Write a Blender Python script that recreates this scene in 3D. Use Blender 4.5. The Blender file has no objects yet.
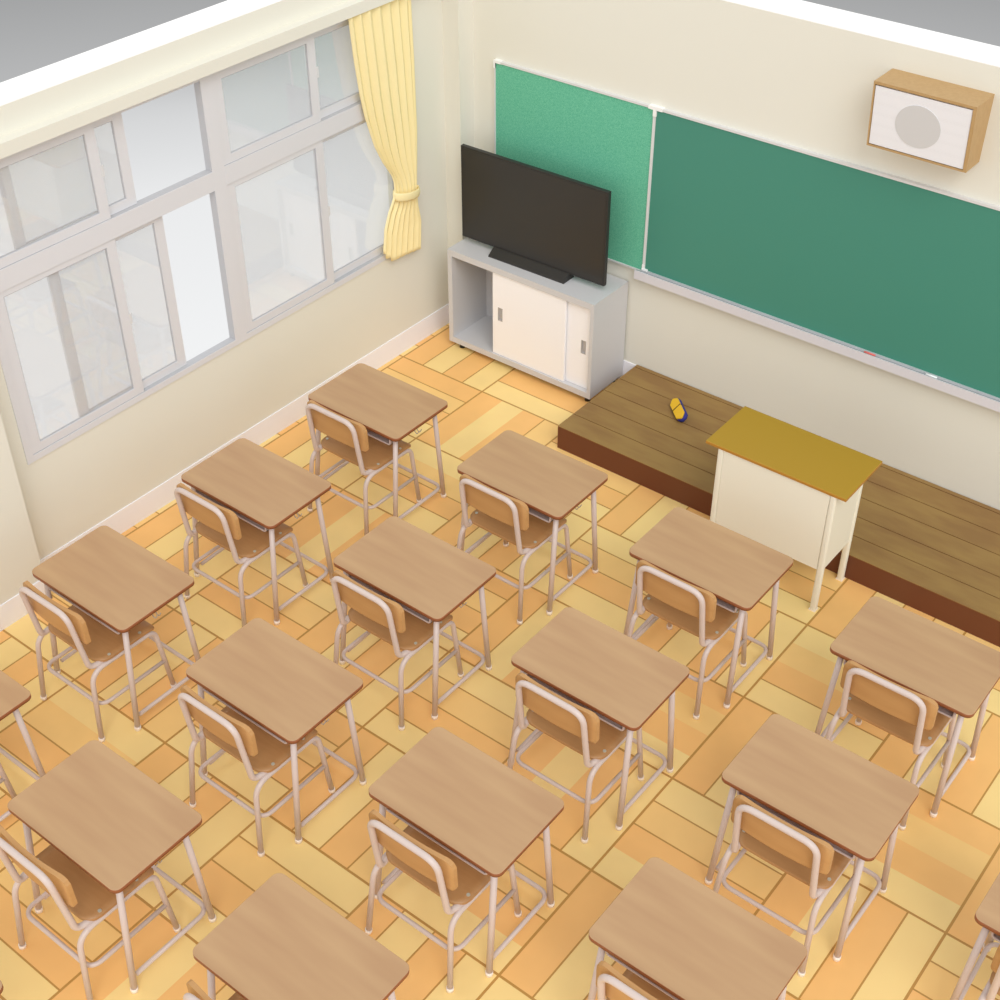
import bpy, bmesh, math, random
from mathutils import Vector, Matrix
C = bpy.context.scene.collection
S = bpy.context.scene

# ---------------------------------------------------------------- materials
def lin(c):
    return tuple(((v/255)/12.92 if v/255 <= .04045 else ((v/255+.055)/1.055)**2.4) for v in c)+(1,)
def mat(name, rgb, rough=.5, metal=0, spec=.5, noise=None, bump=None):
    """noise=(rgb2, scale(x,y,z), detail, lo, hi); bump=(scale,strength)"""
    m = bpy.data.materials.new(name); m.use_nodes = True
    nt = m.node_tree; b = nt.nodes['Principled BSDF']
    b.inputs['Base Color'].default_value = lin(rgb)
    b.inputs['Roughness'].default_value = rough
    b.inputs['Metallic'].default_value = metal
    b.inputs['Specular IOR Level'].default_value = spec
    if noise or bump:
        tc = nt.nodes.new('ShaderNodeTexCoord')
    if noise:
        rgb2, sc, det, lo, hi = noise
        mp = nt.nodes.new('ShaderNodeMapping'); mp.inputs['Scale'].default_value = sc
        n = nt.nodes.new('ShaderNodeTexNoise'); n.inputs['Scale'].default_value = 1; n.inputs['Detail'].default_value = det
        r = nt.nodes.new('ShaderNodeValToRGB')
        r.color_ramp.elements[0].position = lo; r.color_ramp.elements[0].color = lin(rgb)
        r.color_ramp.elements[1].position = hi; r.color_ramp.elements[1].color = lin(rgb2)
        nt.links.new(tc.outputs['Object'], mp.inputs[0]); nt.links.new(mp.outputs[0], n.inputs[0])
        nt.links.new(n.outputs[0], r.inputs[0]); nt.links.new(r.outputs[0], b.inputs['Base Color'])
    if bump:
        n2 = nt.nodes.new('ShaderNodeTexNoise'); n2.inputs['Scale'].default_value = bump[0]
        bp = nt.nodes.new('ShaderNodeBump'); bp.inputs['Strength'].default_value = bump[1]; bp.inputs['Distance'].default_value = .01
        nt.links.new(tc.outputs['Object'], n2.inputs[0]); nt.links.new(n2.outputs[0], bp.inputs['Height'])
        nt.links.new(bp.outputs[0], b.inputs['Normal'])
    return m

M = dict(
    wall=mat('wall_paint', (233,230,217), .75, spec=.2),
    walltop=mat('cut_plaster', (252,251,248), .8, spec=.2),
    base=mat('baseboard_paint', (251,250,255), .5, spec=.3),
    wframe=mat('window_frame_paint', (223,222,225), .45, spec=.3),
    floor=None,
    top=mat('desk_laminate', (195,158,117), .42, spec=.35, noise=((184,145,107), (1.6,11,6), 2, .35, .65)),
    edge=mat('desk_edge_band', (150,90,56), .45, spec=.35),
    tube=mat('painted_steel_tube', (213,195,186), .35, spec=.45),
    tray=mat('painted_tray', (198,180,174), .5, spec=.35),
    cap=mat('plastic_foot_cap', (255,242,228), .5),
    seat=mat('seat_plywood', (188,141,92), .4, spec=.4, noise=((178,130,82), (5,26,6), 3, .35, .7)),
    backwood=mat('backrest_plywood', (200,153,99), .42, spec=.4, noise=((191,143,89), (4,8,26), 3, .35, .7)),
    bolt=mat('bolt_steel', (205,205,190), .3, metal=.3),
    hook=mat('hook_wire', (200,185,170), .4, metal=.2),
    plat_top=mat('platform_board', (158,126,74), .5, spec=.3, noise=((144,110,66), (3.5,12,10), 4, .36, .66)),
    plat_side=mat('platform_side', (112,66,42), .55, spec=.3),
    plat_gap=mat('platform_gap', (96,64,36), .8),
    grey=mat('grey_steel', (210,209,210), .45, spec=.35),
    door=mat('cabinet_door_white', (254,253,255), .5, spec=.3),
    pull=mat('recess_pull_grey', (190,186,184), .5),
    black=mat('black_rubber', (14,14,16), .4),
    tvbody=mat('tv_plastic', (50,48,46), .42, spec=.35),
    tvscreen=mat('tv_screen_glass', (54,52,49), .3, spec=.35),
    chalkgreen=mat('chalkboard_green', (73,141,122), .5, spec=.3),
    felt=mat('bulletin_felt', (88,176,142), .85, spec=.1, noise=((126,204,172), (300,300,300), 1, .3, .7)),
    alu=mat('aluminium_frame', (222,221,220), .45, metal=0),
    corner=mat('white_corner_plastic', (248,248,246), .5),
    trayw=mat('chalk_tray_grey', (222,218,222), .45, spec=.3),
    groove=mat('chalk_tray_groove', (160,164,168), .5),
    ledge=mat('chalk_tray_ledge', (196,197,199), .5),
    redchalk=mat('red_chalk', (240,120,112), .9), whitechalk=mat('white_chalk', (252,252,252), .9),
    ply=mat('speaker_wood', (194,160,112), .5, spec=.3, noise=((187,152,104), (60,60,20), 2, .3, .7)),
    disc=mat('speaker_cone_grey', (214,213,213), .6),
    tdtop=mat('teacher_desk_top', (177,139,42), .42, spec=.4),
    tdedge=mat('teacher_desk_edge', (186,132,50), .45, spec=.4),
    cream=mat('cream_enamel', (240,236,219), .45, spec=.35),
    curtain=mat('curtain_cloth', (250,234,180), .85, spec=.1),
    rail=mat('curtain_rail_metal', (160,156,150), .4, metal=.4),
    ery=mat('eraser_back_yellow', (245,196,40), .6), erb=mat('eraser_felt_blue', (50,54,140), .9),
    ers=mat('eraser_strap', (96,60,20), .7),
    shade_strip=mat('painted_shade_grey', (188,188,191), .6),  # grey that paints in the shade on inner window faces
    lock=mat('window_lock', (222,221,222), .4),
)
# speaker grille: fine perforation
g = mat('speaker_grille', (238,238,242), .55); nt = g.node_tree
tc = nt.nodes.new('ShaderNodeTexCoord'); v = nt.nodes.new('ShaderNodeTexVoronoi'); v.inputs['Scale'].default_value = 150
v.inputs['Randomness'].default_value = 0
r = nt.nodes.new('ShaderNodeValToRGB'); r.color_ramp.elements[0].color = lin((229,229,233)); r.color_ramp.elements[1].color = lin((242,242,246))
r.color_ramp.elements[0].position = .12; r.color_ramp.elements[1].position = .3
nt.links.new(tc.outputs['Object'], v.inputs[0]); nt.links.new(v.outputs['Distance'], r.inputs[0]); nt.links.new(r.outputs[0], nt.nodes['Principled BSDF'].inputs['Base Color'])
M['grille'] = g
# glass
g = bpy.data.materials.new('window_glass'); g.use_nodes = True; nt = g.node_tree; nt.nodes.clear()
o = nt.nodes.new('ShaderNodeOutputMaterial'); mx = nt.nodes.new('ShaderNodeMixShader'); t = nt.nodes.new('ShaderNodeBsdfTransparent'); gl = nt.nodes.new('ShaderNodeBsdfGlossy')
t.inputs[0].default_value = (.97,.98,.985,1); gl.inputs['Roughness'].default_value = .02
mx.inputs[0].default_value = .09
df = nt.nodes.new('ShaderNodeBsdfDiffuse'); df.inputs[0].default_value = (.93,.93,.94,1); m2 = nt.nodes.new('ShaderNodeMixShader'); m2.inputs[0].default_value = .18
nt.links.new(t.outputs[0], m2.inputs[1]); nt.links.new(df.outputs[0], m2.inputs[2])
nt.links.new(m2.outputs[0], mx.inputs[1]); nt.links.new(gl.outputs[0], mx.inputs[2]); nt.links.new(mx.outputs[0], o.inputs[0])
M['glass'] = g
# parquet: plank colours are a face attribute, light grain on top
g = bpy.data.materials.new('parquet'); g.use_nodes = True; nt = g.node_tree; b = nt.nodes['Principled BSDF']
b.inputs['Roughness'].default_value = .42; b.inputs['Specular IOR Level'].default_value = .3
at = nt.nodes.new('ShaderNodeAttribute'); at.attribute_name = 'plank'
tc = nt.nodes.new('ShaderNodeTexCoord'); n = nt.nodes.new('ShaderNodeTexNoise'); n.inputs['Scale'].default_value = 3; n.inputs['Detail'].default_value = 3
mr = nt.nodes.new('ShaderNodeMapRange'); mr.inputs[1].default_value = .3; mr.inputs[2].default_value = .7; mr.inputs[3].default_value = .95; mr.inputs[4].default_value = 1.05
vm = nt.nodes.new('ShaderNodeVectorMath'); vm.operation = 'SCALE'
nt.links.new(tc.outputs['Object'], n.inputs[0]); nt.links.new(n.outputs[0], mr.inputs[0]); nt.links.new(at.outputs['Color'], vm.inputs[0]); nt.links.new(mr.outputs[0], vm.inputs['Scale'])
nt.links.new(vm.outputs[0], b.inputs['Base Color'])
M['floor'] = g

# ---------------------------------------------------------------- mesh helpers
def box(bm, x0, x1, y0, y1, z0, z1, mi=0, bev=0, seg=2):
    t = bmesh.new()
    bmesh.ops.create_cube(t, size=1)
    for v in t.verts:
        v.co = Vector((x0+(v.co.x+.5)*(x1-x0), y0+(v.co.y+.5)*(y1-y0), z0+(v.co.z+.5)*(z1-z0)))
    if bev: bmesh.ops.bevel(t, geom=list(t.edges), offset=bev, segments=seg, affect='EDGES', profile=.5)
    merge(bm, t, mi)
def merge(bm, t, mi=None):
    vs = [bm.verts.new(v.co) for v in t.verts]
    t.verts.index_update()
    for f in t.faces:
        nf = bm.faces.new([vs[v.index] for v in f.verts]); nf.material_index = f.material_index if mi is None else mi; nf.smooth = f.smooth
    t.free()
def fillet(pts, rad, n=5):
    """round the interior corners of a polyline"""
    pts = [Vector(p) for p in pts]; rr = rad if isinstance(rad, (list, tuple)) else [rad]*len(pts)
    out = [pts[0]]
    for i in range(1, len(pts)-1):
        a, p, b = pts[i-1], pts[i], pts[i+1]; r = rr[i]
        u = (a-p); w = (b-p); d = min(r, u.length*.49, w.length*.49); u.normalize(); w.normalize()
        for k in range(n+1):
            t = k/n; q0 = p+u*d; q2 = p+w*d
            out.append(q0*(1-t)**2 + p*2*t*(1-t) + q2*t*t)
    out.append(pts[-1]); return out
def tube(bm, pts, r, seg=12, mi=0, closed=False, caps=True):
    pts = [Vector(p) for p in pts]; n = len(pts); rings = []
    T0 = (pts[1]-pts[0]).normalized(); up = Vector((0,0,1)) if abs(T0.z) < .9 else Vector((1,0,0))
    N = (up - T0*up.dot(T0)).normalized()
    for i, p in enumerate(pts):
        T = (pts[min(i+1,n-1)]-pts[max(i-1,0)]).normalized()
        N = (N - T*N.dot(T)).normalized(); B = T.cross(N)
        rings.append([bm.verts.new(p+(N*math.cos(2*math.pi*k/seg)+B*math.sin(2*math.pi*k/seg))*r) for k in range(seg)])
    for a, b in zip(rings, rings[1:]):
        for k in range(seg):
            f = bm.faces.new([a[k], a[(k+1)%seg], b[(k+1)%seg], b[k]]); f.smooth = True; f.material_index = mi
    if caps:
        f = bm.faces.new(rings[0][::-1]); f.material_index = mi
        f = bm.faces.new(rings[-1]); f.material_index = mi
def rounded_rect(w, h, r, n=6):
    """outline in 2D, centred; r = one radius or (tr, tl, bl, br)"""
    rs = r if isinstance(r, tuple) else (r,)*4
    out = []
    for (sx, sy), a0, rr in zip([(1,1),(-1,1),(-1,-1),(1,-1)], (0, 90, 180, 270), rs):
        for k in range(n+1):
            a = math.radians(a0+90*k/n)
            out.append((sx*(w/2-rr)+rr*math.cos(a), sy*(h/2-rr)+rr*math.sin(a)))
    return out
def slab(bm, outline, fn0, fn1, side_mi=0, cap_mi=0, bottom_mi=None, bev=0):
    a = [bm.verts.new(fn0(x, y)) for x, y in outline]; b = [bm.verts.new(fn1(x, y)) for x, y in outline]
    n = len(a)
    for k in range(n):
        f = bm.faces.new([a[k], a[(k+1)%n], b[(k+1)%n], b[k]]); f.material_index = side_mi; f.smooth = True
    f = bm.faces.new(b); f.material_index = cap_mi
    f = bm.faces.new(a[::-1]); f.material_index = cap_mi if bottom_mi is None else bottom_mi
def disc(bm, c, ax, r, h, seg=20, mi=0):
    c = Vector(c); ax = Vector(ax).normalized(); tube(bm, [c, c+ax*h], r, seg, mi)
def obj(name, bm, m, parent=None, loc=(0,0,0), smooth_angle=None):
    bmesh.ops.recalc_face_normals(bm, faces=bm.faces[:])
    me = bpy.data.meshes.new(name); bm.to_mesh(me); bm.free()
    for x in (m if isinstance(m, (list, tuple)) else [m]): me.materials.append(M[x])
    if smooth_angle:
        for p in me.polygons: p.use_smooth = True
        me.set_sharp_from_angle(angle=math.radians(smooth_angle))
    o = bpy.data.objects.new(name, me); C.objects.link(o); o.location = loc
    if parent: o.parent = parent
    return o
def thing(name, label, cat, loc=(0,0,0), group=None):
    o = bpy.data.objects.new(name, None); C.objects.link(o); o.location = loc; o.empty_display_size = .1
    o['label'] = label; o['category'] = cat
    if group: o['group'] = group
    return o
def tag(o, label, cat, group=None):
    o['label'] = label; o['category'] = cat
    if group: o['group'] = group
    return o
def struct(name, bm, m, parent=None, **k):
    o = obj(name, bm, m, parent, **k)
    if not parent: o['kind'] = 'structure'
    return o
def B(name, m, boxes, parent=None, bev=0, off=(0,0,0), st=False):
    """one mesh object from a list of boxes (given relative to the parent)"""
    bm = bmesh.new()
    for b_ in boxes:
        x0,x1,y0,y1,z0,z1 = b_[:6]
        box(bm, x0-off[0], x1-off[0], y0-off[1], y1-off[1], z0-off[2], z1-off[2], b_[6] if len(b_) > 6 else 0, bev)
    return (struct if st else obj)(name, bm, m, parent)

# ---------------------------------------------------------------- room shell
XW, YF, HT = -.736, .066, 2.467
XR, YB = 5.6, -7.2
TF, TW = .2387, .2123
PX = -.612          # face of the wall pillars
# floor: basket-weave parquet
GX, GY, PXP, PYP = -.694, .043, .65, .63
L_, O_, M_, D_ = (255,223,150), (252,198,124), (253,210,135), (236,175,99)
CODE = {'L': L_, 'O': O_, 'M': M_, 'D': D_}
PL = {(5,2):'nny',(5,4):'yyn',(6,3):'nnn',(4,5):'yyn',(4,3):'nnn',(4,4):'nny',(1,1):'nny',(1,2):'nyy',(1,3):'nny',(3,3):'yny',(1,6):'nyy',(2,0):'yny',(1,0):'yny',(6,4):'nyy',(3,7):'nny'}   # n: tight joint without a visible seam
bm = bmesh.new(); lay = bm.loops.layers.color.new('plank')
def fquad(x0, x1, y0, y1, z, col):
    x0=max(x0,XW); x1=min(x1,XR); y0=max(y0,YB); y1=min(y1,YF)
    if x1-x0 < .001 or y1-y0 < .001: return
    f = bm.faces.new([bm.verts.new(p) for p in ((x0,y0,z),(x1,y0,z),(x1,y1,z),(x0,y1,z))])
    for l in f.loops: l[lay] = col
def srgb(c): return tuple(v/255 for v in c)+(1,)
for i in range(-1, 10):
    for j in range(-1, 12):
        x0 = GX+i*PXP; y1 = GY-j*PYP
        code = {(0,0):'OLOL', (1,1):'OLOM', (0,1):'OMOL', (1,0):'LMOL'}[(i%2, j%2)]
        seam = PL.get((i,j), 'yyy')
        for k in range(4):
            e0 = .0055; g0 = 0 if k and seam[k-1] == 'n' else .0038; g1 = 0 if k < 3 and seam[k] == 'n' else .0038
            c = srgb(CODE[code[k]])
            if (i+j) % 2 == 0:
                fquad(x0+k*PXP/4+(e0 if k==0 else g0), x0+(k+1)*PXP/4-(e0 if k==3 else g1), y1-PYP+e0, y1-e0, 0, c)
            else:
                fquad(x0+e0, x0+PXP-e0, y1-(k+1)*PYP/4+(e0 if k==3 else g1), y1-k*PYP/4-(e0 if k==0 else g0), 0, c)
fquad(XW, XR, YB, YF, -.0006, srgb((198,148,76)))
for xa in (0,):
    pass
me = bpy.data.meshes.new('floor'); 
box(bm, XW, XR, YB, YF, -.12, -.004)
bmesh.ops.recalc_face_normals(bm, faces=bm.faces[:])
bm.to_mesh(me); bm.free(); me.materials.append(M['floor'])
o = bpy.data.objects.new('floor', me); C.objects.link(o); o['kind'] = 'structure'

# front wall with white cut top
bm = bmesh.new()
box(bm, XW-TW, XR, YF, YF+TF, -.12, HT-.004)
box(bm, XW-TW, XR, YF, YF+TF, HT-.004, HT, 1)
struct('wall_front', bm, ['wall', 'walltop'])
# window wall around one wide opening
OY0, OY1, OZ0, OZ1 = -3.305, -.372, .722, 2.262
bm = bmesh.new(); xo = XW-TW
box(bm, xo, XW, YB, YF, -.12, OZ0-.17)
box(bm, xo, XW, YB, OY0, OZ0-.17, HT-.004); box(bm, xo, XW, OY1, YF, OZ0-.17, HT-.004); box(bm, xo, XW, OY0, OY1, OZ1, HT-.004)
# sill sloping down to the outside
vs = [bm.verts.new(p) for p in ((XW,OY0,OZ0),(XW,OY1,OZ0),(XW-.045,OY1,OZ0),(XW-.045,OY0,OZ0),(xo,OY1,OZ0-.17),(xo,OY0,OZ0-.17),(XW,OY0,OZ0-.17),(XW,OY1,OZ0-.17))]
for q in ((0,1,2,3),(3,2,4,5),(0,6,7,1),(6,5,4,7),(0,3,5,6),(1,7,4,2)): bm.faces.new([vs[k] for k in q])
box(bm, xo, XW, YB, YF+TF-.0, HT-.004, HT, 1)
struct('wall_left', bm, ['wall', 'walltop'])
B('trim_1', ['wall','walltop'], [(XW, PX, YB, -3.44, 0, HT-.003, 0), (XW, PX, YB, -3.44, HT-.003, HT+.0005, 1)], st=True)
B('trim_2', ['wall','walltop'], [(XW, PX, -.066, YF, 0, HT-.003, 0), (XW, PX, -.066, YF, HT-.003, HT+.0005, 1)], st=True)
B('baseboard_left', 'base', [(XW, XW+.007, -3.44, -.066, 0, .145), (PX, PX+.007, YB, -3.433, 0, .145), (XW, PX+.007, -3.44, -3.433, 0, .145)], st=True)
B('baseboard_front', 'base', [(PX+.0, XR, YF-.008, YF, 0, .145), (XW+.007, PX+.007, -.074, -.066, 0, .145), (PX, PX+.007, -.066, YF-.008, 0, .145)], st=True)
# curtain box running above the window
B('trim_3', 'wall', [(XW, XW+.066, -3.44, -.066, 2.275, 2.338)], st=True)

# ---------------------------------------------------------------- window
X0 = -.776; X1 = -.729
w = bpy.data.objects.new('window_1', None); C.objects.link(w); w.location = (XW, -1.865, .712); w['kind'] = 'structure'
WO = (XW, -1.865, .712)
o1, o2, o3, o4 = -3.265, -1.905, -1.822, -.462
zb, zt0, zt1, zt = .757, 1.655, 1.757, 2.262
B('window_frame', 'wframe', [
    (X0, X1, OY0, o1, OZ0, OZ1), (X0, X1, o4, OY1, OZ0, OZ1), (X0, X1, o2, o3, zb, 2.235),
    (X0, X1, o1, o4, OZ0, zb), (X0, X1+.001, o1, o2, zt0, zt1), (X0, X1+.001, o3, o4, zt0, zt1), (X0, X1, o1, o4, 2.235, OZ1)], w, off=WO)
B('shade_lining', 'shade_strip', [(X0, X1-.003, o2-.002, o2, zb+.002, zt0), (X0, X1-.003, o2-.002, o2, zt1+.002, 2.235), (X0, X1-.003, o1, o2, zb, zb+.002), (X0, X1-.003, o1, o2, zt1, zt1+.002),
    (X0, X1-.003, o4-.002, o4, zb+.002, zt0), (X0, X1-.003, o4-.002, o4, zt1+.002, 2.235), (X0, X1-.003, o3, o4, zb, zb+.002), (X0, X1-.003, o3, o4, zt1, zt1+.002)], w, off=WO)  # thin grey linings added to paint shade on jamb sides and rail tops
def sash(y0, y1, z0, z1, xc, lockside, lz=None):
    s = .056; rl = .045
    f = B('sash', 'wframe', [(xc-.008, xc+.008, y0, y0+s, z0, z1), (xc-.008, xc+.008, y1-s, y1, z0, z1),
        (xc-.008, xc+.008, y0+s, y1-s, z0, z0+rl), (xc-.008, xc+.008, y0+s, y1-s, z1-rl*.7, z1)], w, off=WO)
    a0, a1, b0, b1, q = y0+s, y1-s, z0+rl, z1-rl*.7, .0045
    B('shade_strip', 'shade_strip', [(xc-.004, xc+.0035, a0, a0+q, b0, b1), (xc-.004, xc+.0035, a1-q, a1, b0, b1),
        (xc-.004, xc+.0035, a0+q, a1-q, b0, b0+q), (xc-.004, xc+.0035, a0+q, a1-q, b1-q, b1)], f, off=WO)  # grey strips added round the pane, painting the shade of the inner sash faces
    B('pane', 'glass', [(xc-.0015, xc+.0015, a0+q, a1-q, b0+q, b1-q)], f, off=WO)
    if lockside:
        yl = y1-.006
        B('window_lock', 'lock', [(xc+.001, xc+.009, yl, yl+.018, lz-.028, lz+.028)], f, off=WO)
xa, xb = -.742, -.763
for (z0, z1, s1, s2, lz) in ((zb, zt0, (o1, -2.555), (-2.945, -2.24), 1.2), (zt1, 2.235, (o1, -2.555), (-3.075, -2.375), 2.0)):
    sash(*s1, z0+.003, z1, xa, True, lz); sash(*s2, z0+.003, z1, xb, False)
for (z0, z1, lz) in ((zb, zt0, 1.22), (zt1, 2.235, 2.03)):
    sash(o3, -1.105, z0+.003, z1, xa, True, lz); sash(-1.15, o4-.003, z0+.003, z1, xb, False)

# ---------------------------------------------------------------- curtain
def interp(tab, z):
    for (z0, v0), (z1, v1) in zip(tab, tab[1:]):
        if z0 >= z >= z1:
            t = (z0-z)/(z0-z1); return v0+(v1-v0)*t
    return tab[-1][1] if z < tab[-1][0] else tab[0][1]
Lt = [(2.285,-.888),(2.04,-.863),(1.80,-.828),(1.657,-.797),(1.459,-.735),(1.33,-.672),(1.24,-.612),(1.18,-.592),(1.12,-.59),(1.06,-.612),(1.0,-.655),(.9,-.70),(.76,-.722)]
Rt = [(2.285,-.372),(1.9,-.362),(1.5,-.366),(1.18,-.392),(1.12,-.396),(1.03,-.390),(.93,-.368),(.7,-.382)]
cu = thing('curtain', 'pale yellow pleated curtain tied back at the right end of the window', 'curtain', (-.68, -.6, .72))
bm = bmesh.new(); NU, NV, NF = 144, 60, 7; rows = []
for jv in range(NV+1):
    z = 2.276+(.742-2.276)*jv/NV
    y0, y1 = interp(Lt, z), interp(Rt, z); tie = math.exp(-((z-1.13)/.16)**2)
    row = []
    for iu in range(NU+1):
        u = iu/NU
        uu = u
        # the free side is gathered towards the tie: folds lean and crowd
        amp = .0115*(1-.45*tie)
        ph = 2*math.pi*(NF*u) + .9*math.sin(2*math.pi*u)*(1 if z > 1.13 else .3)
        s = math.sin(ph); s = math.copysign(abs(s)**.8, s)
        belly = .03*tie*math.sin(math.pi*u)
        x = -.694+amp*s + .006*math.sin(5*u+3*z) + belly*.6
        y = y0+(y1-y0)*uu + .008*math.sin(2*ph)*(1-tie)*.5
        hem = .80-.085*min(1, u/.3)**.8-.02*u + .010*s; top_ = 2.276
        zz = top_+(hem-top_)*jv/NV
        row.append(bm.verts.new((x+.68, y+.6, zz-.72)))
    rows.append(row)
for a, b_ in zip(rows, rows[1:]):
    for k in range(NU):
        f = bm.faces.new([a[k], a[k+1], b_[k+1], b_[k]]); f.smooth = True
cl = obj('cloth', bm, 'curtain', cu)
md = cl.modifiers.new('thick', 'SOLIDIFY'); md.thickness = .003; md.offset = 0
# tie-back: a band around the gathered cloth, looped up to the wall at its right
bm = bmesh.new(); NB = 48; rings = []
for k in range(NB):
    a = 2*math.pi*k/NB
    y = -.494+.101*math.cos(a); x = -.686+.046*math.sin(a)
    zc = 1.116 - .014*math.cos(a) - .006*math.sin(a)
    n = Vector((math.sin(a), math.cos(a)*.5, 0)).normalized()
    hh = .027
    prof = []
    for q in range(10):
        t = 2*math.pi*q/10
        prof.append(bm.verts.new(Vector((x+.68, y+.6, zc-.72)) + n*(.007*math.cos(t)) + Vector((0,0,hh*math.sin(t)))))
    rings.append(prof)
for k in range(NB):
    a, b_ = rings[k], rings[(k+1)%NB]
    for q in range(10):
        f = bm.faces.new([a[q], a[(q+1)%10], b_[(q+1)%10], b_[q]]); f.smooth = True
obj('tieback', bm, 'curtain', cu)
rl = thing('curtain_rail', 'slim metal curtain rail under the cream curtain box', 'curtain rail', (-.7, -1.7, 2.27))
B('rail', 'rail', [(-.728, -.714, -.99, -.30, 2.254, 2.266)], rl, off=(-.7,-1.7,2.27))
B('bracket', 'rail', [(-.7285, -.716, -.955, -.93, 2.266, 2.2755)], rl, off=(-.7,-1.7,2.27))

# ---------------------------------------------------------------- student desk and chair
def make_desk():
    t = thing('student_desk', '', 'desk', (0,0,0), 'student desks in rows')
    bm = bmesh.new(); ol = rounded_rect(.65, .434, .032)
    zt = .6305
    slab(bm, ol, lambda x,y:(x,y,zt-.021), lambda x,y:(x,y,zt-.0015), 1, 1, 1)
    ol2 = rounded_rect(.647, .431, .031)
    n = len(ol)
    bm.verts.ensure_lookup_table()
    lo = [bm.verts.new((x,y,zt-.0015)) for x,y in ol]; hi = [bm.verts.new((x,y,zt)) for x,y in ol2]
    for k in range(n):
        f = bm.faces.new([lo[k], lo[(k+1)%n], hi[(k+1)%n], hi[k]]); f.material_index = 0; f.smooth = True
    bm.faces.new(hi).material_index = 0
    obj('tabletop', bm, ['top', 'edge'], t)
    for sx in (-1, 1):
        for yf, yt in ((-.233, -.168), (.175, .142)):
            bm = bmesh.new(); a = Vector((sx*.295, yf, .006)); b_ = Vector((sx*.274, yt, .607))
            tube(bm, [a, b_], .0135)
            lg = obj('leg', bm, 'tube', t)
            bm = bmesh.new(); d = (b_-a).normalized(); tube(bm, [Vector((a.x,a.y,0)), a+d*.006, a+d*.015], .0158, 14)
            obj('foot_cap', bm, 'cap', lg)
    bm = bmesh.new()
    for sx in (-1, 1): tube(bm, [(sx*.272,-.165,.588), (sx*.272,.14,.588)], .0115)
    tube(bm, [(-.272,.142,.585), (.272,.142,.585)], .0105)
    obj('top_frame', bm, 'tube', t)
    bm = bmesh.new()
    p = fillet([(-.279,-.205,.07), (-.289,.17,.07), (.289,.17,.07), (.287,-.205,.07)], .055, 8)
    tube(bm, p, .010)
    obj('foot_rail', bm, 'tube', t)
    # book tray: open towards the sitter, rolled rim
    bm = bmesh.new(); z0, z1 = .545, .608
    box(bm, -.25, .25, -.185, .13, z0, z0+.004); box(bm, -.25, -.246, -.185, .13, z0, z1); box(bm, .246, .25, -.185, .13, z0, z1)
    box(bm, -.25, .25, .126, .13, z0, z1)
    tube(bm, fillet([(-.25,-.186,z1-.006), (-.25,-.186,z0+.002), (.25,-.186,z0+.002), (.25,-.186,z1-.006)], .016, 5), .0055, 8)
    obj('book_tray', bm, 'tray', t)
    for sx in (-1, 1):
        bm = bmesh.new()
        for yy in (-.014, .006):
            tube(bm, fillet([(sx*.265,yy,.60), (sx*.27,yy,.548), (sx*.283,yy+.004,.53), (sx*.297,yy+.006,.556)], .012, 4), .0026, 6)
        obj('bag_hook', bm, 'hook', t)
    return t
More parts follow.
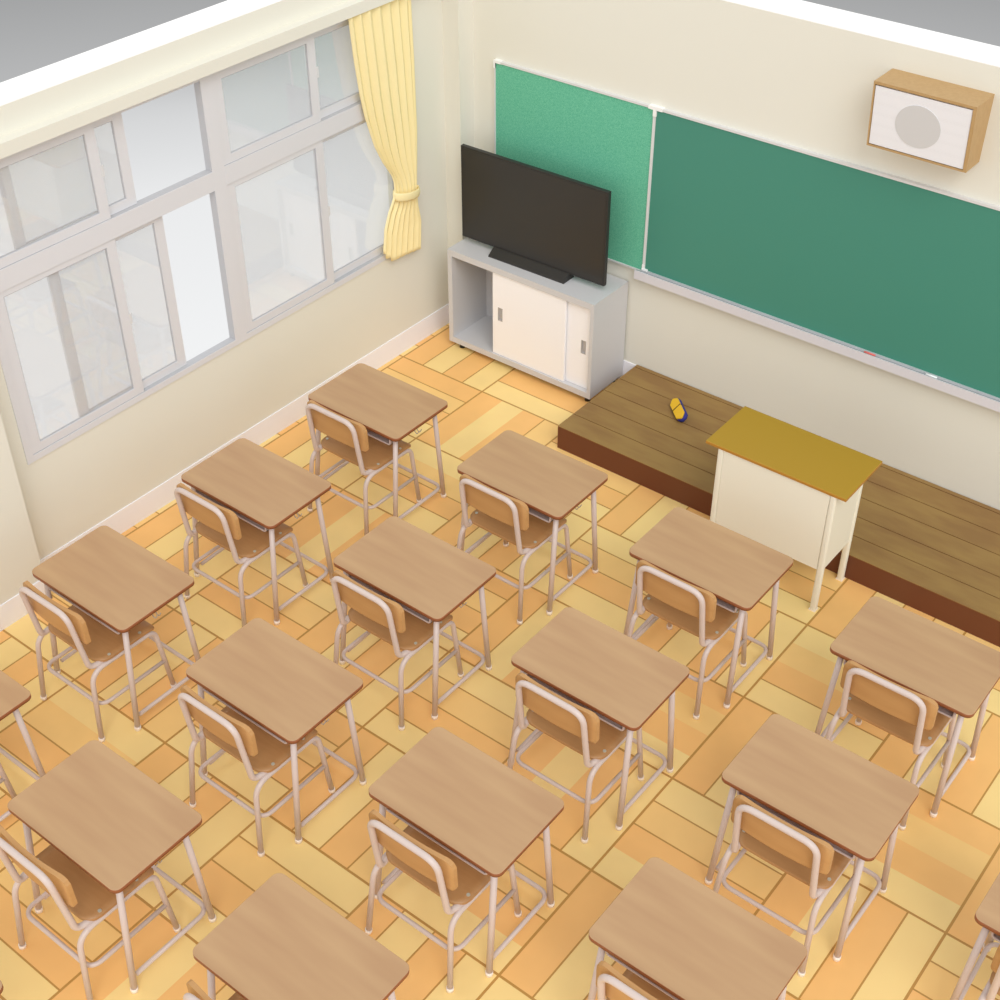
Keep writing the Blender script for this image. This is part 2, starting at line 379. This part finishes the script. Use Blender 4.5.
def make_chair():
    # modelled in desk coordinates, origin moved to the chair's base
    O = Vector((.003, -.155, 0))
    t = thing('student_chair', '', 'chair', (0,0,0), 'student chairs at the desks')
    def fin(name, bm, m, par=None):
        for v in bm.verts: v.co -= O
        return obj(name, bm, m, par or t)
    # seat: plywood with rounded rear corners and a waterfall front edge
    bm = bmesh.new(); ol = rounded_rect(.412, .32, (.025,.025,.06,.06), 8)
    bm2 = []
    def zt(x, y):
        yy = y-.13; s = 0
        if yy > -.02: s = -.013*((yy+.02)/.05)**2
        if yy < -.16: s = -.004*((-.16-yy)/.13)**2*0
        return .417+s - .004*(1-(x/.206)**2)
    # grid-based slab so the curve shows
    def inside(x, y):
        return True
    NX, NY = 12, 14
    def edge_x(y):           # half width at this y (rounded corners)
        hw = .206; r = .06; yb = -.16+r
        if y < yb: hw = hw - r + math.sqrt(max(r*r-(yb-y)**2, 0))
        r = .022; yb = .16-r
        if y > yb: hw = .206 - r + math.sqrt(max(r*r-(y-yb)**2, 0))
        return hw
    def ys(k):
        t_ = k/NY; return -.16+.32*(.5-.5*math.cos(math.pi*t_))
    top = [[bm.verts.new((edge_x(ys(k))*(2*i/NX-1), ys(k)-.13, zt(edge_x(ys(k))*(2*i/NX-1), ys(k)))) for i in range(NX+1)] for k in range(NY+1)]
    bot = [[bm.verts.new(v.co-Vector((0,0,.012))) for v in row] for row in top]
    for k in range(NY):
        for i in range(NX):
            for g_, fl in ((top, 0), (bot, 1)):
                q = [g_[k][i], g_[k][i+1], g_[k+1][i+1], g_[k+1][i]]
                f = bm.faces.new(q if not fl else q[::-1]); f.smooth = True
        for i in (0, NX): bm.faces.new([top[k][i], top[k+1][i], bot[k+1][i], bot[k][i]])
    for i in range(NX):
        for k in (0, NY): bm.faces.new([top[k][i], top[k][i+1], bot[k][i+1], bot[k][i]])
    for v in bm.verts: v.co.x += 0
    st = fin('seat', bm, 'seat')
    for sx in (-1, 1):
        for y in (-.225, -.048):
            bm = bmesh.new(); tube(bm, [(sx*.186, y, .407), (sx*.186, y, .4185), (sx*.186, y, .4195)], .0075, 14); fin('bolt', bm, 'bolt', st)
    # backrest board, slightly hollow
    bm = bmesh.new(); ol = rounded_rect(.414, .156, (.06,.06,.024,.024), 8)
    NXB, NZB = 16, 10
    def hw(zr):
        h = .0835; r = .042
        if zr > h-r: return .207-r+math.sqrt(max(r*r-(zr-(h-r))**2, 0))
        r = .016
        if zr < -h+r: return .207-r+math.sqrt(max(r*r-(-h+r-zr)**2, 0))
        return .207
    def zs(k): return -.0835*math.cos(math.pi*k/NZB)
    def P(x, zr, d):
        lean = -.033*(zr+.0835)/.167*.15
        return (x, -.332+lean+.017*(x/.207)**2+d, .6425+zr)
    fr_ = [[bm.verts.new(P(hw(zs(k))*(2*i/NXB-1), zs(k), .009)) for i in range(NXB+1)] for k in range(NZB+1)]
    bk = [[bm.verts.new(P(hw(zs(k))*(2*i/NXB-1), zs(k), -.009)) for i in range(NXB+1)] for k in range(NZB+1)]
    for k in range(NZB):
        for i in range(NXB):
            for g_ in (fr_, bk):
                f = bm.faces.new([g_[k][i], g_[k][i+1], g_[k+1][i+1], g_[k+1][i]]); f.smooth = True
        for i in (0, NXB): bm.faces.new([fr_[k][i], fr_[k+1][i], bk[k+1][i], bk[k][i]])
    for i in range(NXB):
        for k in (0, NZB): bm.faces.new([fr_[k][i], fr_[k][i+1], bk[k][i+1], bk[k][i]])
    fin('backrest', bm, 'backwood')
    # back tube
    bm = bmesh.new(); h = []
    p = [(.184,-.245,.399), (.170,-.326,.399), (.163,-.369,.739)]
    pts = p + [(-x, y, z) for x, y, z in p[::-1]]
    pts = fillet(pts, [0,.035,.065,.065,.035,0], 7)
    tube(bm, pts, .0136, 14); fin('back_frame', bm, 'tube')
    for sx in (-1, 1):
        bm = bmesh.new()
        a = Vector((sx*.213, -.38, .006)); b_ = Vector((sx*.213, .055, .006))
        pts = fillet([a, (sx*.193,-.338,.389), (sx*.196,.022,.385), b_], [0,.075,.05,0], 8)
        tube(bm, pts, .0122, 14); lg = fin('side_frame', bm, 'tube')
        for q, nx in ((a, pts[1]), (b_, pts[-2])):
            d = (Vector(nx)-q).normalized(); bm = bmesh.new(); tube(bm, [Vector((q.x,q.y,0)), q+d*.006, q+d*.013], .0152, 14); fin('foot_cap', bm, 'cap', lg)
    bm = bmesh.new()
    tube(bm, fillet([(-.208,.04,.183), (-.209,-.333,.183), (.205,-.333,.183), (.207,.04,.183)], .055, 8), .0098)
    tube(bm, [(-.187,-.05,.387), (.187,-.05,.387)], .009)
    fin('stretcher', bm, 'tube')
    return t
def dup(root, loc):
    r_ = root.copy(); C.objects.link(r_); r_.location = loc
    def rec(a, b_):
        for ch in list(a.children):
            c = ch.copy(); C.objects.link(c); c.parent = b_; rec(ch, c)
    rec(root, r_)
    return r_
desk0, chair0 = make_desk(), make_chair()
where = {   # (column, row): (desk label tail, chair label tail)
 (0,0): 'beside the window wall, nearest the grey television cabinet',
 (0,1): 'beside the window wall, second behind the television cabinet',
 (0,2): 'beside the left wall pillar, third behind the television cabinet',
 (0,3): 'cut off by the left edge of the photo',
 (1,0): "at the left front corner of the wooden platform",
 (1,1): "directly behind the one at the platform's left front corner",
 (1,2): "third from the platform in the second column from the windows",
 (1,3): "at the lower left, fourth in the second column from the windows",
 (1,4): 'just showing in the bottom left corner of the photo',
 (2,0): "directly in front of the cream teacher's desk",
 (2,1): "second behind the cream teacher's desk, at the room's centre",
 (2,2): "third behind the cream teacher's desk",
 (2,3): "cut by the bottom edge, left of centre",
 (3,0): "front of the fourth column, right of the teacher's desk",
 (3,1): "second in the fourth column from the windows",
 (3,2): "cut by the bottom edge, right of centre",
 (4,1): 'cut off by the right edge of the photo',
}
X00, Y00, SX, SY = .1485, -1.7191, 1.0401, -.9029
first = True
for (c, r_), txt in where.items():
    x, y = X00+c*SX, Y00+r_*SY
    d = desk0 if first else dup(desk0, (0,0,0)); k = chair0 if first else dup(chair0, (0,0,0))
    first = False
    d.location = (x, y, 0); k.location = (x+.008, y-.155, 0)
    d['label'] = 'wood-topped desk '+txt
    k['label'] = 'wooden chair '+txt
    if (c, r_) == (1,4):      # its chair lies wholly outside the photo
        for ch in [q for q in k.children_recursive]: bpy.data.objects.remove(ch)
        bpy.data.objects.remove(k)

# ---------------------------------------------------------------- platform
XL, YP, HP = .6712, -.7728, .1567
pf = thing('teaching_platform', 'low dark brown wooden platform of long boards below the chalkboard', 'platform', (XL, YP, 0))
bm = bmesh.new(); box(bm, XL, 5.4, YP, YF-.009, 0, HP-.004)
for v in bm.verts: v.co -= Vector((XL, YP, 0))
obj('platform_base', bm, 'plat_side', pf)
ys_ = [YF-.009, .026, -.14, -.30, -.463, -.619, YP]
bm = bmesh.new()
for k in range(6):
    y1, y0 = ys_[k]-(.0032 if k else 0), ys_[k+1]+(.0032 if k < 5 else 0)
    box(bm, XL, 5.4, y0, y1, HP-.004, HP, 0)
for v in bm.verts: v.co -= Vector((XL, YP, 0))
obj('platform_top', bm, ['plat_top'], pf)
# ---------------------------------------------------------------- board eraser
er = thing('chalkboard_eraser', 'yellow backed chalkboard eraser with blue felt on the wooden platform', 'eraser', (1.172, -.236, HP))
er.rotation_euler = (0, 0, math.radians(-43))
def ecap(bm, z0, z1, L, Wd, ch, mi=0):
    ol = [(-L/2+ch,-Wd/2),(L/2-ch,-Wd/2),(L/2,-Wd/2+ch),(L/2,Wd/2-ch),(L/2-ch,Wd/2),(-L/2+ch,Wd/2),(-L/2,Wd/2-ch),(-L/2,-Wd/2+ch)]
    slab(bm, ol, lambda x,y:(x,y,z0), lambda x,y:(x,y,z1), mi, mi)
# the eraser stands tilted on its long edge: felt faces away from the room
TL = Matrix.Rotation(math.radians(48), 4, 'X')
for nm, m_, z0, z1, L, Wd, ch in (('felt_pad','erb',0,.024,.192,.062,.018), ('eraser_back','ery',  .0245,.036,.188,.06,.024)):
    bm = bmesh.new(); ecap(bm, z0, z1, L, Wd, ch)
    for v in bm.verts: v.co = TL @ v.co; v.co.z += .0232
    obj(nm, bm, m_, er)
bm = bmesh.new()
box(bm, -.012, -.005, -.0315, .0315, .0005, .0372)
for v in bm.verts: v.co = TL @ v.co; v.co.z += .0232
obj('strap', bm, 'ers', er)

# ---------------------------------------------------------------- cabinet and TV
c0, c1, ca, cb, ct, cz = -.5402, .5714, -.3031, YF-.012, .708, .045
O = (0, ca, 0)
cab = thing('television_cabinet', 'grey steel sideboard with white sliding doors under the television', 'cabinet', O)
th = .033
bm = bmesh.new()
for b_ in ((c0,c1,ca,cb,ct-.041,ct), (c0,c1,ca,cb,cz,cz+.039), (c0,c0+th,ca,cb,cz+.039,ct-.041), (c1-th*.75,c1,ca,cb,cz+.039,ct-.041), (c0+th,c1-th*.75,cb-.012,cb,cz+.039,ct-.041)):
    box(bm, b_[0], b_[1], b_[2]-ca, b_[3]-ca, b_[4], b_[5])
obj('cabinet_body', bm, 'grey', cab)
def door(name, x0, x1, y, hx0, hx1, hz0, hz1):
    bm = bmesh.new(); z0, z1 = cz+.041, ct-.042
    # slab with a recess: four pieces around the pull
    box(bm, x0, hx0, y, y+.014, z0, z1); box(bm, hx1, x1, y, y+.014, z0, z1)
    box(bm, hx0, hx1, y, y+.014, z0, hz0); box(bm, hx0, hx1, y, y+.014, hz1, z1)
    d = obj(name, bm, 'door', cab)
    bm = bmesh.new(); e = .004
    box(bm, hx0, hx1, y+.009, y+.014, hz0, hz1)
    box(bm, hx0, hx0+e, y-.001, y+.009, hz0, hz1); box(bm, hx1-e, hx1, y-.001, y+.009, hz0, hz1)
    box(bm, hx0+e, hx1-e, y-.001, y+.009, hz0, hz0+e); box(bm, hx0+e, hx1-e, y-.001, y+.009, hz1-e, hz1)
    obj('recessed_pull', bm, 'pull', d)
door('sliding_door', -.191, .362, .012, -.150, -.114, .335, .428)
door('sliding_door', .0, c1-th*.75-.001, .034, .468, .504, .325, .418)
for x in (c0+.07, c1-.045):
    for y in (.045, cb-ca-.04):
        bm = bmesh.new(); tube(bm, [(x,y,0),(x,y,.028),(x,y,.0285)], .018, 18); tube(bm, [(x,y,.0285),(x,y,.045)], .009, 10); obj('foot', bm, 'black', cab)

tv = thing('television', 'large flat black television standing on the grey cabinet', 'television', (0, -.16, ct))
bm = bmesh.new(); tv.rotation_euler = (0,0,.02); x0, x1, z0, z1 = -.527, .531, .040, .640
box(bm, x0, x1, -.0, .028, z0, z1, bev=.002)
box(bm, -.3, .32, .028, .05, .1, .45, bev=.006)
obj('television_housing', bm, 'tvbody', tv)
B('screen', 'tvscreen', [(x0+.012, x1-.012, -.0015, .0, z0+.016, z1-.012)], tv)
bm = bmesh.new()   # wedge-shaped stand
a = [(-.279,-.06,0),(.285,-.06,0),(.285,.05,0),(-.279,.05,0)]; t_ = [(-.279,-.055,.010),(.285,-.055,.010),(.285,-.004,.044),(-.279,-.004,.044)]
u_ = [(.285,.03,.044),(-.279,.03,.044)]
v = [bm.verts.new(q) for q in a+t_+u_]
for q in ((0,1,2,3),(0,4,5,1),(4,7,6,5),(7,9,8,6),(9,3,2,8)): bm.faces.new([v[k] for k in q])
bm.faces.new([v[k] for k in (0,3,9,7,4)]); bm.faces.new([v[k] for k in (1,5,6,8,2)])
obj('stand', bm, 'tvbody', tv)

# ---------------------------------------------------------------- boards
BZ0, BZ1 = .815, 1.822
bb_ = thing('bulletin_board', 'light green felt bulletin board behind the television', 'bulletin board', (-.435, .05, BZ0))
OB = (-.435, .05, BZ0)
B('felt_panel', 'felt', [(-.432, .6655, .048, YF, BZ0, BZ1-.006)], bb_, off=OB)
B('frame', 'alu', [(-.438, -.43, .042, YF, BZ0, BZ1), (-.43, .665, .042, YF, BZ1-.012, BZ1), (-.43, .665, .042, YF, BZ0-.008, BZ0+.002)], bb_, off=OB)
B('frame_corner', 'corner', [(-.442, -.43, .039, YF, BZ1-.045, BZ1+.003), (-.43, -.392, .039, YF, BZ1-.013, BZ1+.003)], bb_, off=OB)
cbd = thing('chalkboard', 'dark green chalkboard with aluminium frame and chalk tray above the platform', 'chalkboard', (.68, .05, BZ0))
OC = (.68, .05, BZ0); CX1 = 4.4
B('writing_surface', 'chalkgreen', [(.678, CX1, .047, YF, BZ0, BZ1-.006)], cbd, off=OC)
B('frame', 'alu', [(.668, .676, .040, YF, BZ0, BZ1), (.6762, .684, .042, YF, BZ0, BZ1), (.684, CX1, .041, YF, BZ1-.013, BZ1), (CX1, CX1+.014, .041, YF, BZ0, BZ1)], cbd, off=OC)
B('frame_corner', 'corner', [(.667, .688, .037, YF, BZ1-.05, BZ1-.014), (.667, .725, .037, YF, BZ1-.014, BZ1+.004), (.635, .667, .037, .0415, BZ1-.014, BZ1+.004), (.635, .667, .0415, YF, BZ1+.0003, BZ1+.004)], cbd, off=OC)
B('frame_corner', 'corner', [(.667, .680, .037, YF, BZ0+.012, BZ0+.045), (.667, .705, .034, YF, BZ0+.0115, BZ0+.02)], cbd, off=OC)
B('chalk_tray', ['trayw','groove','ledge'], [(.634, .6682, .034, .0418, .769, .8145, 0), (.6682, CX1, .034, YF, .769, .8262, 2), (.634, CX1, .016, .034, .769, .8185, 1), (.634, CX1, .010, .016, .769, .8245, 0)], cbd, off=OC)
bm = bmesh.new(); tube(bm, [(-.032,0,0),(.032,0,0)], .0055, 12); tag(obj('chalk', bm, 'redchalk', loc=(2.137,.028,.8240)), 'short stick of red chalk lying in the chalk tray', 'chalk', 'chalk sticks in the tray')
bm = bmesh.new(); tube(bm, [(-.031,0,0),(.031,0,0)], .0055, 12); tag(obj('chalk', bm, 'whitechalk', loc=(2.49,.028,.8240)), 'short stick of white chalk lying in the chalk tray', 'chalk', 'chalk sticks in the tray')

# ---------------------------------------------------------------- speaker
sp = thing('wall_speaker', 'wooden box loudspeaker with white grille on the wall above the chalkboard', 'speaker', (2.2175, YF, 2.007))
sx0, sx1, hw_ = 1.964, 2.471, .2535
zb_, zt_ = 0, .333; yb_, yt_ = -.156, -.197      # front plane at bottom / top relative to wall
def yfr(z): return yb_+(yt_-yb_)*z/zt_
bm = bmesh.new(); e = .014; rec = .008
def hexa(bm, P8, mi=0):
    v = [bm.verts.new(q) for q in P8]
    for q in ((0,1,2,3),(4,7,6,5),(0,4,5,1),(1,5,6,2),(2,6,7,3),(3,7,4,0)):
        f = bm.faces.new([v[k] for k in q]); f.material_index = mi
def wedge(bm, x0, x1, z0, z1, d0, d1, back=None, mi=0):
    # between front offset d0 (from the sloped front plane) and back (y) or offset d1
    f = lambda z, d: yfr(z)+d
    bk = (lambda z: back) if back is not None else (lambda z: f(z, d1))
    hexa(bm, [(x0,f(z0,d0),z0),(x1,f(z0,d0),z0),(x1,bk(z0),z0),(x0,bk(z0),z0),(x0,f(z1,d0),z1),(x1,f(z1,d0),z1),(x1,bk(z1),z1),(x0,bk(z1),z1)], mi)
wedge(bm, -hw_, hw_, zt_-e, zt_, 0, 0, 0); wedge(bm, -hw_, hw_, 0, e*.6, 0, 0, 0)
wedge(bm, -hw_, -hw_+e*.5, e*.6, zt_-e, 0, 0, 0); wedge(bm, hw_-e*1.2, hw_, e*.6, zt_-e, 0, 0, 0)
wedge(bm, -hw_+e*.5, hw_-e*1.2, e*.6, zt_-e, .03, 0, 0)
obj('speaker_case', bm, 'ply', sp)
bm = bmesh.new(); wedge(bm, -hw_+e*.7, hw_-e*1.4, e*.9, zt_-e*1.5, rec-.004, .03)
obj('grille', bm, 'grille', sp)
bm = bmesh.new(); zc = .161; xc = -.012; ring = []; fn = []
n_ = Vector((0, -(1), (yt_-yb_)/zt_*-1)).normalized()
ol = [(xc+.113*math.cos(2*math.pi*k/40), zc+.106*math.sin(2*math.pi*k/40)) for k in range(40)]
slab(bm, ol, lambda x,z:(x, yfr(z)+rec-.004, z), lambda x,z:(x, yfr(z)+rec-.006, z))
obj('speaker_cone', bm, 'disc', sp)

# ---------------------------------------------------------------- teacher's desk
TX0, TX1, TY0, TY1, TZ = 1.887, 2.541, -1.112, -.781, .744
td = thing('teacher_desk', 'cream metal lectern desk with ochre wooden top beside the platform', 'desk', (2.2185, -.951, 0))
OT = (2.2185, -.951, 0)
bm = bmesh.new(); box(bm, 1.818-OT[0], 2.592-OT[0], -1.112-OT[1]-.004, -.730-OT[1], TZ, TZ+.0035, 1, .0); box(bm, 1.818-OT[0], 2.592-OT[0], -1.112-OT[1]-.004, -.730-OT[1], TZ+.0035, TZ+.016, 0, .002)
bm.normal_update()
for f in bm.faces:
    if abs(f.normal.z) < .5: f.material_index = 1
obj('desk_top', bm, ['tdtop','tdedge'], td)
lw = .034
for x in (TX0, TX1-lw):
    for y in (TY0, TY1-lw):
        B('leg', 'cream', [(x, x+lw, y, y+lw, 0, TZ)], td, off=OT, bev=.01)
        B('foot_cap', 'cap', [(x-.001, x+lw+.001, y-.001, y+lw+.001, 0, .008)], td.children[-1], off=OT)
B('front_panel', 'cream', [(TX0+lw, TX1-lw, TY0+.004, TY0+.012, .27, TZ)], td, off=OT)
for x in (TX0+.006, TX1-.014): B('side_panel', 'cream', [(x, x+.008, TY0+lw, TY1-lw, .27, TZ)], td, off=OT)
B('shelf', 'cream', [(TX0+.014, TX1-.014, TY0+.012, TY1-.01, .45, .462)], td, off=OT)

# ---------------------------------------------------------------- light, camera, world
wd = bpy.data.worlds.new('sky'); S.world = wd; wd.use_nodes = True; nt = wd.node_tree
bg = nt.nodes['Background']; tc = nt.nodes.new('ShaderNodeTexCoord'); sx_ = nt.nodes.new('ShaderNodeSeparateXYZ'); rp = nt.nodes.new('ShaderNodeValToRGB')
mr = nt.nodes.new('ShaderNodeMapRange'); mr.inputs[1].default_value = -1; mr.inputs[2].default_value = 1
nt.links.new(tc.outputs['Generated'], sx_.inputs[0]); nt.links.new(sx_.outputs['Z'], mr.inputs[0]); nt.links.new(mr.outputs[0], rp.inputs[0]); nt.links.new(rp.outputs[0], bg.inputs[0])
er_ = rp.color_ramp; els = [(-1,.80),(-.52,.81),(-.43,.76),(-.378,.61),(-.352,.44),(-.30,.335),(-.22,.42),(-.06,.95),(.03,1.15),(.3,.95),(1,.72)]
for k, (z, v_) in enumerate(els):
    e_ = er_.elements[0] if k == 0 else (er_.elements[len(er_.elements)-1] if k == len(els)-1 else er_.elements.new((z+1)/2))
    if k in (0, len(els)-1): e_.position = (z+1)/2
for e_, (z, v_) in zip(sorted(er_.elements, key=lambda e: e.position), els):
    e_.position = (z+1)/2; e_.color = (v_*.99, v_, v_*1.01, 1)
bg.inputs['Strength'].default_value = 1.0
la = bpy.data.lights.new('hazy_sun', 'SUN'); la.angle = math.radians(34); la.energy = 1.12; la.color = (1, .995, .985)
lo_ = bpy.data.objects.new('hazy_sun', la); C.objects.link(lo_); lo_.location = (12.0, -11.5, 15.5)
lo_.rotation_euler = (Vector((.8,-1.6,.7))-lo_.location).to_track_quat('-Z','Y').to_euler()
cam = bpy.data.cameras.new('camera'); co = bpy.data.objects.new('camera', cam); C.objects.link(co); S.camera = co
cam.lens = 50; cam.sensor_width = 36; cam.sensor_fit = 'HORIZONTAL'; cam.clip_start = .05
co.location = (4.4736, -6.1815, 4.8432)
co.rotation_euler = (math.pi/2-.6707, 0, .6638)
S.view_settings.view_transform = 'Standard'; S.view_settings.look = 'None'; S.view_settings.gamma = 1; S.view_settings.use_curve_mapping = False
S.view_settings.exposure = 0.14
